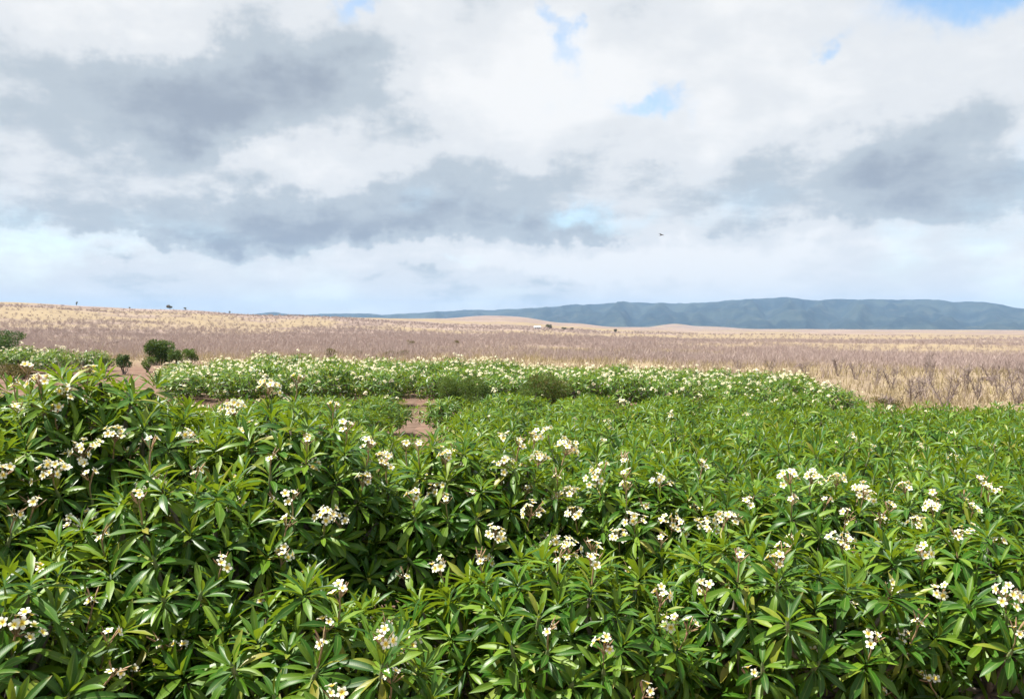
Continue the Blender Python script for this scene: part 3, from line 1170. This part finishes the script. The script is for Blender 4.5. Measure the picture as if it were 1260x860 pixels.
# ------------------------------------------------------------------ other bushes
def leaf_cloud(rng, blobs, n, size, mats, aspect=2.2, up=0.0, shell=.55):
    """many small leaf faces spread through several lumps [(cx,cy,cz,rx,ry,rz)]"""
    vol = np.array([b_[3] * b_[4] * b_[5] for b_ in blobs]) ** .75
    idx = rng.choice(len(blobs), n, p=vol / vol.sum())
    B = np.array(blobs)[idx]
    d = rng.normal(size=(n, 3))
    d /= np.linalg.norm(d, axis=1)[:, None]
    rad = shell + (1.05 - shell) * rng.random(n) ** .6
    c = B[:, :3] + d * B[:, 3:] * rad[:, None]
    a = rng.normal(size=(n, 3)) + d * .8
    a[:, 2] += up
    a /= np.linalg.norm(a, axis=1)[:, None]
    b_ = np.cross(a, rng.normal(size=(n, 3)))
    b_ /= np.linalg.norm(b_, axis=1)[:, None]
    s_ = size * rng.uniform(.6, 1.3, n)[:, None]
    V = np.stack([c - a * s_ * .5, c + b_ * s_ / aspect * .5, c + a * s_ * .5, c - b_ * s_ / aspect * .5], 1)
    F = np.arange(n * 4).reshape(n, 4)
    UV = np.tile(np.array([[.5, 0], [1, .5], [.5, 1], [0, .5]], np.float32), (n, 1))
    rn = np.repeat(rng.random(n), 4)
    mi = rng.integers(0, len(mats), n) if len(mats) > 1 else None
    return mesh('foliage', V.reshape(-1, 3), F, mats, UV, {'rnd': rn}, False, mi)


def stems_mesh(rng, blobs, h0, n=7, r0=.05, m_=M_BARK, name='trunk'):
    bag = Bag()
    for q in range(n):
        b_ = blobs[q % len(blobs)]
        t = np.array(b_[:3]) + rng.normal(0, .25, 3) * np.array(b_[3:])
        a = np.array([rng.normal(0, .06), rng.normal(0, .06), -.12])
        m1 = a * .6 + t * .4 + rng.normal(0, .06, 3)
        V_, F_ = tube([a, m1, t], [r0, r0 * .7, r0 * .25], 5)
        bag.add(V_, F_)
    return bag.build(name, [m_])


def lumps(rng, w, h, n, base=0.25, depth=None):
    depth = depth or w
    res = []
    for q in range(n):
        a = rng.uniform(0, 2 * PI)
        f = math.sqrt(rng.random()) * .62
        z = rng.uniform(.10, .80)
        k_ = (1 - .55 * abs(z - .5)) * rng.uniform(.22, .36)
        res.append((w * .5 * f * math.cos(a) * 1.0, depth * .5 * f * math.sin(a), h * (base + (1 - base) * z * .92), w * k_ * .62, depth * k_ * .62, h * k_ * .55))
    return res


def bush(name, x, y, w, h, mats, n, size, label, group=None, cat='bush', seed=0, base=.2, nl=14, aspect=2.2, up=.0, trunk_r=.05, stems=7):
    rng = np.random.default_rng(seed)
    root = empty(name, (x, y, gz(x, y)))
    bl = lumps(rng, w, h, nl, base)
    f_ = obj('crown', leaf_cloud(rng, bl, n, size, mats, aspect, up), root)
    tag(f_, kind='stuff')
    obj('trunk', stems_mesh(rng, bl, h, stems, trunk_r), root)
    tag(root, label, cat, group)
    return root


def at_px(px, r):
    """ground point on a bearing of the photo at distance y=r"""
    return (px - 630) / FPX * r, r


x, y = at_px(197, 82)
bush('round_tree', x, y, 3.3, 3.3, [M_DARKLEAF, M_FERN], 8500, .17, 'dense round dark green tree standing beyond the bare soil', cat='tree', seed=1, base=-.06, nl=36, trunk_r=.09)
x, y = at_px(216, 78)
bush('small_bush', x, y, 2.0, 2.0, [M_FERN, M_DARKLEAF], 2400, .14, 'small olive green bush at the foot of the round tree', seed=2)
x, y = at_px(233, 76)
bush('small_bush', x, y, 1.9, 2.2, [M_FERN], 2200, .14, 'yellowish green bush peeping over the blossoming block beside the round tree', seed=3)
x, y = at_px(152, 67)
bush('small_tree', x, y, 1.6, 1.8, [M_DARKLEAF], 1700, .14, 'small dark green tree with narrow stem on bare soil', cat='tree', seed=4, base=.3, trunk_r=.05)
x, y = at_px(128, 72)
bush('small_bush', x, y, 1.9, 1.35, [M_FERN], 1500, .14, 'light green open bush on thin stems at the edge of the bare soil', seed=5, base=.3)
x, y = at_px(181, 70)
bush('small_bush', x, y, 1.5, 1.5, [M_FERN], 1300, .13, 'little grey green bush between the small tree and the round tree', seed=6, base=.25)
x, y = at_px(103, 57)
bush('low_bush', x, y, 3.2, 1.0, [M_FERN, M_DARKLEAF], 3600, .13, 'low wide green bush spreading at the near edge of the bare soil', seed=7, base=.05, nl=20)
x, y = at_px(20, 57)
bush('low_bush', x, y, 3.2, 1.7, [M_RUSTLEAF], 3000, .14, 'yellow brown bush in front of the separate plumeria clump', seed=8, base=.1, nl=18)
x, y = at_px(-12, 92)
bush('spreading_tree', x, y, 8.6, 3.7, [M_DARKLEAF], 11000, .22, 'broad dark green tree mound rising behind the separate plumeria clump', cat='tree', seed=9, base=.1, nl=34, trunk_r=.14, stems=10)
x, y = at_px(566, 39.5)
bush('feathery_bush', x, y, 2.5, 2.5, [M_FERN], 12000, .12, 'feathery bright green bush at the front of the blossoming block', seed=10, base=.1, nl=18, aspect=5, up=.7)
x, y = at_px(598, 40.5)
bush('feathery_bush', x, y, 1.9, 2.1, [M_FERN, M_DARKLEAF], 6500, .12, 'darker feathery bush touching the bright feathery bush', seed=11, base=.1, nl=12, aspect=5, up=.7)
x, y = at_px(672, 40)
bush('rusty_bush', x, y, 2.7, 2.5, [M_FERN, M_FERN, M_RUSTLEAF], 6500, .15, 'feathery bush with rusty brown tips before the blossoming block', seed=12, base=.2, nl=16, aspect=4.5, up=.6)
x, y = at_px(650, 39.2)
bush('feathery_bush', x, y, 2.2, 2.0, [M_FERN], 6500, .12, 'low green feathery bush at the side of the rusty bush', seed=13, base=.05, nl=12, aspect=5, up=.6)
x, y = at_px(722, 39.5)
bush('small_bush', x, y, 1.2, 1.6, [M_FERN], 2500, .10, 'tiny bright green bush in front of the blossoming block', seed=14, base=.05, aspect=4, up=.5)


# ------------------------------------------------------------------ bare trees and scrub
def bare_plant(rng, h, w, n_stem, n_twig, r0, thin=.006):
    """leafless tree: stems forking upward into fine twigs"""
    Vq, Fq, nn = [], [], 0

    def add(V_, F_):
        nonlocal nn
        Vq.append(V_)
        Fq.append(F_ + nn)
        nn += len(V_)
    ends = []
    for q in range(n_stem):
        a = rng.uniform(0, 6.28)
        lean = rng.uniform(.05, .42) * w / h
        p0 = np.array([rng.normal(0, .05), rng.normal(0, .05), -.15])
        p1 = p0 + np.array([math.cos(a) * lean * h * .35, math.sin(a) * lean * h * .35, h * .32])
        p2 = p1 + np.array([math.cos(a) * lean * h * .5, math.sin(a) * lean * h * .5, h * .38]) + rng.normal(0, .05 * h, 3) * (1, 1, .2)
        add(*tube([p0, p1, p2], [r0, r0 * .7, r0 * .35], 4))
        ends += [(p0, p1), (p1, p2), (p1, p2), (p2, p2 + (p2 - p1) * .3)]
    for q in range(n_twig):
        a_, b_ = ends[int(rng.integers(0, len(ends)))]
        s0 = a_ + (b_ - a_) * rng.random()
        d = np.array([rng.normal(0, .5), rng.normal(0, .5), rng.uniform(.3, 1.2)])
        d /= np.linalg.norm(d)
        L = h * rng.uniform(.14, .34)
        e = s0 + d * L
        sd_ = np.cross(d, rng.normal(size=3))
        sd_ /= np.linalg.norm(sd_)
        wv = thin * 2.3
        add(np.array([s0 - sd_ * wv, s0 + sd_ * wv, e + sd_ * wv * .3, e - sd_ * wv * .3], np.float32), np.array([[0, 1, 2, 3]]))
    V_ = np.concatenate(Vq)
    return mesh('bare_tree', V_, np.concatenate(Fq), [M_GREYTWIG], np.zeros((len(V_), 2)), None, False)


rngb = np.random.default_rng(77)
BARE = [bare_plant(rngb, 2.6, 2.2, int(rngb.integers(3, 6)), 260, .046) for _ in range(7)]
spots = [(1168, 52, 1.05), (1120, 57, .95), (1142, 60, .9), (1205, 60, .85), (1230, 62, .95), (1249, 58, .9), (1190, 68, .95), (1100, 66, .8), (1078, 72, .8),
         (1152, 76, .9), (1216, 74, .85), (1244, 78, 1.0), (1050, 80, .8), (1022, 84, .8), (992, 82, .7), (1132, 88, .9), (1262, 66, 1.0),
         (950, 88, .7), (915, 86, .7), (1275, 60, 1.0)]
for q, (px_, r_, s_) in enumerate(spots):
    x, y = at_px(px_ + rngb.normal(0, 4), r_)
    o = obj('bare_tree', BARE[q % len(BARE)], None, (x, y, gz(x, y)))
    o.rotation_euler = (0, 0, rngb.uniform(0, 6.28))
    o.scale = (s_ * rngb.uniform(.8, 1.2), s_ * rngb.uniform(.8, 1.2), s_ * rngb.uniform(.9, 1.15))
    tag(o, 'forked leafless grey tree at the orchard edge, standing clear of the other bare trees' if q == 0 else
        'thin leafless grey tree standing in golden dry grass beside the orchard', 'tree', 'leafless trees in the golden grass')
x, y = at_px(1094, 50)
root = empty('dry_bush', (x, y, gz(x, y)))
rngd = np.random.default_rng(5)
bl = lumps(rngd, 2.3, 1.25, 12, .1)
tag(obj('crown', leaf_cloud(rngd, bl, 1500, .12, [M_RUSTLEAF], 3.0, .3), root), kind='stuff')
tw = bare_plant(rngd, 1.35, 2.4, 12, 420, .02)
obj('twigs', tw, root)
tag(root, 'brown half-dead bush just past the end of the blossoming block', 'bush')

# scrub: one mass of twigs
NP = 38000
lr = rngb.uniform(math.log(64), math.log(1050), NP)
r_ = np.exp(lr)
th_ = rngb.uniform(-R(37), R(37), NP)
x, y = r_ * np.sin(th_), r_ * np.cos(th_)
dens = scrub_field(x, y) * (1 - soil_field(x, y))
dens = np.where((y < 68) & (np.abs(x) < 27), 0, dens)
keep = rngb.random(NP) < dens * .85 + .03 + .16 * sstep(r_, 130, 300)
x, y, r_ = x[keep], y[keep], r_[keep]
g_ = ground(x, y)
n_ = len(x)
print('scrub plants', n_)
KT = 40
hh = rngb.uniform(1.3, 2.5, n_) * np.interp(r_, [60, 200, 1000], [.85, 1.0, 1.25])
ww = hh * rngb.uniform(.7, 1.2, n_)
base = np.stack([x, y, g_ - .05], -1)[:, None, :] + np.stack([rngb.normal(0, .22, (n_, KT)) * ww[:, None], rngb.normal(0, .22, (n_, KT)) * ww[:, None], rngb.random((n_, KT)) ** 1.3 * hh[:, None] * .55], -1)
dirv = np.stack([rngb.normal(0, .36, (n_, KT)), rngb.normal(0, .36, (n_, KT)), rngb.uniform(.6, 1.1, (n_, KT))], -1)
dirv /= np.linalg.norm(dirv, axis=-1, keepdims=True)
tip = base + dirv * (hh[:, None, None] * rngb.uniform(.25, .5, (n_, KT))[..., None])
side = np.cross(dirv, rngb.normal(size=(n_, KT, 3)))
side /= np.linalg.norm(side, axis=-1, keepdims=True)
wd = (np.interp(r_, [60, 150, 400, 1000], [.014, .022, .042, .085])[:, None, None]) * rngb.uniform(.6, 1.3, (n_, KT, 1))
V = np.stack([base - side * wd, base + side * wd, tip], 2).reshape(-1, 3)
F = np.arange(len(V)).reshape(-1, 3)
rn = np.repeat(np.clip(rngb.random(n_)[:, None] * .6 + rngb.random((n_, KT)) * .35, 0, .95).ravel(), 3)
o = obj('bare_scrub', mesh('bare_scrub', V, F, [M_SCRUB], np.zeros((len(V), 2)), {'rnd': rn}, False))
tag(o, 'mass of leafless purplish grey scrub covering the dry plain', 'scrub', kind='stuff')

# golden grass: blades standing between the bare trees
NG = 90000
r_ = np.exp(rngb.uniform(math.log(47), math.log(210), NG))
th_ = rngb.uniform(-R(37), R(37), NG)
x, y = r_ * np.sin(th_), r_ * np.cos(th_)
cl_ = fbm(x / 3, y / 3, 3, 33)
d_ = (1 - scrub_field(x, y) * .75) * (1 - soil_field(x, y)) * sstep(cl_, .30, .55)
keep = (rngb.random(NG) < d_) & ~((y < 66) & (x > -29) & (x < 21))
x, y, r_ = x[keep], y[keep], r_[keep]
n_ = len(x)
print('grass', n_)
base = np.stack([x, y, ground(x, y) - .03], -1)
hgt = rngb.uniform(.35, .95, n_)[:, None]
dirv = np.stack([rngb.normal(0, .3, n_), rngb.normal(0, .3, n_), np.ones(n_)], -1)
tip = base + dirv * hgt
side = np.stack([rngb.normal(size=n_), rngb.normal(size=n_), np.zeros(n_)], -1)
side /= np.linalg.norm(side, axis=1)[:, None]
wd = (np.interp(r_, [45, 200], [.03, .09]) * rngb.uniform(.6, 1.4, n_))[:, None]
V = np.stack([base - side * wd, base + side * wd, tip], 1).reshape(-1, 3)
rn = np.repeat(rngb.random(n_) * .95, 3)
o = obj('dry_grass', mesh('dry_grass', V, np.arange(len(V)).reshape(-1, 3), [M_GRASS], np.zeros((len(V), 2)), {'rnd': rn}, False))
tag(o, 'tall golden dry grass on the plain beyond the orchard', 'grass', kind='stuff')


# ------------------------------------------------------------------ rocks on the plain
def rock_mesh(rng):
    V_, F_ = [], []
    nu, nv = 9, 5
    for v_ in range(nv):
        ph = PI * (v_ + .35) / (nv - .3)
        for u_ in range(nu):
            a = 2 * PI * u_ / nu
            k_ = rng.uniform(.75, 1.2)
            V_.append((math.sin(ph) * math.cos(a) * k_, math.sin(ph) * math.sin(a) * k_, math.cos(ph) * rng.uniform(.8, 1.1)))
    for v_ in range(nv - 1):
        for u_ in range(nu):
            F_.append((v_ * nu + u_, (v_ + 1) * nu + u_, (v_ + 1) * nu + (u_ + 1) % nu, v_ * nu + (u_ + 1) % nu))
    me = bpy.data.meshes.new('rock')
    me.from_pydata(V_, [], F_ + [tuple(range(nu))])
    me.materials.append(M_ROCK)
    return me


ROCKS = [rock_mesh(rngb) for _ in range(4)]
for q, (px_, r_, w_, h_) in enumerate([(98, 200, 1.6, .5), (140, 205, 1.2, .45), (134, 198, .8, .4), (115, 208, .9, .4), (45, 195, .7, .4), (372, 190, 1.1, .5), (380, 230, 1.6, .6), (400, 240, 1.2, .5),
                                       (360, 215, 1.1, .5), (425, 235, 1.0, .4), (440, 225, .9, .45), (802, 150, 1.0, .45), (776, 118, .7, .35), (985, 96, .8, .4), (1066, 88, .7, .3), (1217, 80, .9, .35), (1188, 83, .6, .3)]):
    x, y = at_px(px_, r_)
    o = obj('rock', ROCKS[q % 4], None, (x, y, gz(x, y) + h_ * .25))
    o.scale = (w_, w_ * .7, h_)
    o.rotation_euler = (0, 0, rngb.uniform(0, 6.28))
    tag(o, 'dark rock lying in golden grass among the leafless trees' if r_ < 100 else
        ('dark weathered rock in the outcrop on the scrubby slope' if px_ < 300 else 'dark weathered rock lying in the scrub behind the blossoming block'), 'rock', 'rocks on the dry plain')

# ------------------------------------------------------------------ trees on the far rises
for q, (px_, r_, w_, h_, lb) in enumerate([
        (210, 1010, 12, 7, 'flat-topped tree standing against the sky on the left ridge'),
        (228, 1030, 5, 4.5, 'small round tree against the sky beside the flat-topped ridge tree'),
        (95, 1040, 4, 7, 'narrow tree poking up from the highest stretch of the ridge'),
        (160, 1040, 4, 3.5, 'tiny tree midway along the ridge line'),
        (283, 1060, 4, 4, 'lone tiny tree where the ridge line sinks'),
        (676, 900, 11, 7, 'grey green tree beside the small white house'),
        (694, 930, 9, 4.5, 'low dark tree a little past the white house'),
        (703, 940, 7, 4, 'second low dark tree past the white house'),
        (757, 900, 6, 6, 'lone dark tree on the plain below the mountains')]):
    x, y = at_px(px_, r_)
    bush('plain_tree', x, y, w_ * .85, h_ * .85, [M_DARKLEAF, M_GREYTWIG], 700, w_ * .11, lb, 'trees on the far plain', 'tree', 500 + q, base=.35, nl=9, trunk_r=.18, stems=4)
for q, (px_, r_, w_, h_) in enumerate([(405, 100, 2.2, 1.6), (480, 105, 2.6, 1.4), (495, 108, 2.2, 1.3), (505, 190, 2.4, 2.2), (560, 215, 2.6, 2.0), (440, 110, 1.6, 1.1)]):
    x, y = at_px(px_, r_)
    bush('dusty_bush', x, y, w_, h_, [M_RUSTLEAF], 900, .17, 'dusty olive brown bush among bare scrub behind the blossoming block', 'dusty bushes behind the blossoming block', seed=600 + q, base=.1, nl=10)

# ------------------------------------------------------------------ white house on the plain
x, y = at_px(661, 880)
hz = gz(x, y)
house = empty('white_house', (x, y, hz))
house.rotation_euler = (0, 0, R(12))
house.scale = (.75, .75, .75)


def box(x0, x1, y0, y1, z0, z1):
    V_ = [(a, b_, c_) for c_ in (z0, z1) for b_ in (y0, y1) for a in (x0, x1)]
    F_ = [(0, 2, 3, 1), (4, 5, 7, 6), (0, 1, 5, 4), (2, 6, 7, 3), (0, 4, 6, 2), (1, 3, 7, 5)]
    return np.array(V_, np.float32), np.array(F_)


obj('wall', mesh('wall', *box(-4.6, 4.6, -3, 3, -1.5, 2.7), [M_WALL], smooth=False), house)
V_ = [(-5.2, -3.6, 2.6), (5.2, -3.6, 2.6), (5.2, 3.6, 2.6), (-5.2, 3.6, 2.6), (-5.0, 0, 4.3), (5.0, 0, 4.3)]
me = bpy.data.meshes.new('roof')
me.from_pydata(V_, [], [(0, 1, 5, 4), (2, 3, 4, 5), (0, 4, 3), (1, 2, 5), (3, 2, 1, 0)])
me.materials.append(M_ROOF)
obj('roof', me, house)
for wx in (-3, 0.2, 3):
    obj('window', mesh('window', *box(wx - .6, wx + .6, -3.04, -2.9, .9, 2.1), [M_GLASS], smooth=False), house)
tag(house, 'small white house with pale gable roof alone on the plain', 'house')

# ------------------------------------------------------------------ bird
bx_, by_ = at_px(813, 55)
bz_ = CAM_H + (EYE_Y - 290) / FPX * 55
bird = empty('bird', (bx_, by_, bz_))
V_, F_ = tube([(-.13, 0, 0), (-.05, 0, 0), (.05, 0, .005), (.1, 0, .01), (.14, 0, .005)], [.008, .03, .032, .02, .004], 6)
obj('body', mesh('body', V_, F_, [M_BIRD]), bird)
for s_ in (-1, 1):
    V_ = np.array([(.06, 0, .015), (-.05, 0, .01), (.05, s_ * .12, .075), (-.05, s_ * .12, .07), (.0, s_ * .26, .05), (-.05, s_ * .25, .045)]) + 0
    Vb = V_ - np.array([0, 0, .006])
    VV = np.concatenate([V_, Vb])
    FF = [(0, 2, 3, 1), (2, 4, 5, 3), (6, 7, 9, 8), (8, 9, 11, 10), (0, 6, 8, 2), (2, 8, 10, 4), (1, 3, 9, 7), (3, 5, 11, 9)]
    obj('wing', mesh('wing', VV, FF, [M_BIRD], smooth=False), bird)
V_ = np.array([(-.11, -.012, .0), (-.11, .012, 0), (-.2, .035, 0), (-.2, -.035, 0), (-.11, -.012, .006), (-.11, .012, .006), (-.2, .035, .004), (-.2, -.035, .004)])
obj('tail', mesh('tail', V_, [(0, 1, 2, 3), (7, 6, 5, 4), (0, 4, 5, 1), (1, 5, 6, 2), (2, 6, 7, 3), (3, 7, 4, 0)], [M_BIRD], smooth=False), bird)
bird.rotation_euler = (R(20), R(-12), R(25))
tag(bird, 'small dark bird gliding below the clouds', 'bird')

# ------------------------------------------------------------------ haze
M_HAZE, n, out = mat('haze_air')
vol = n.new('ShaderNodeVolumePrincipled')
vol.inputs['Color'].default_value = (0.35, 0.56, 0.86, 1)
vol.inputs['Density'].default_value = 4.9e-5
vol.inputs['Anisotropy'].default_value = 0.0
n.t.links.new(vol.outputs[0], out.inputs['Volume'])
hz_o = obj('haze', mesh('haze', *box(-18000, 18000, -18000, 18000, -330, 480), [M_HAZE], smooth=False))
tag(hz_o, 'thin blue haze in the air over the plain', 'haze', kind='stuff')
print('objects', len(bpy.data.objects))
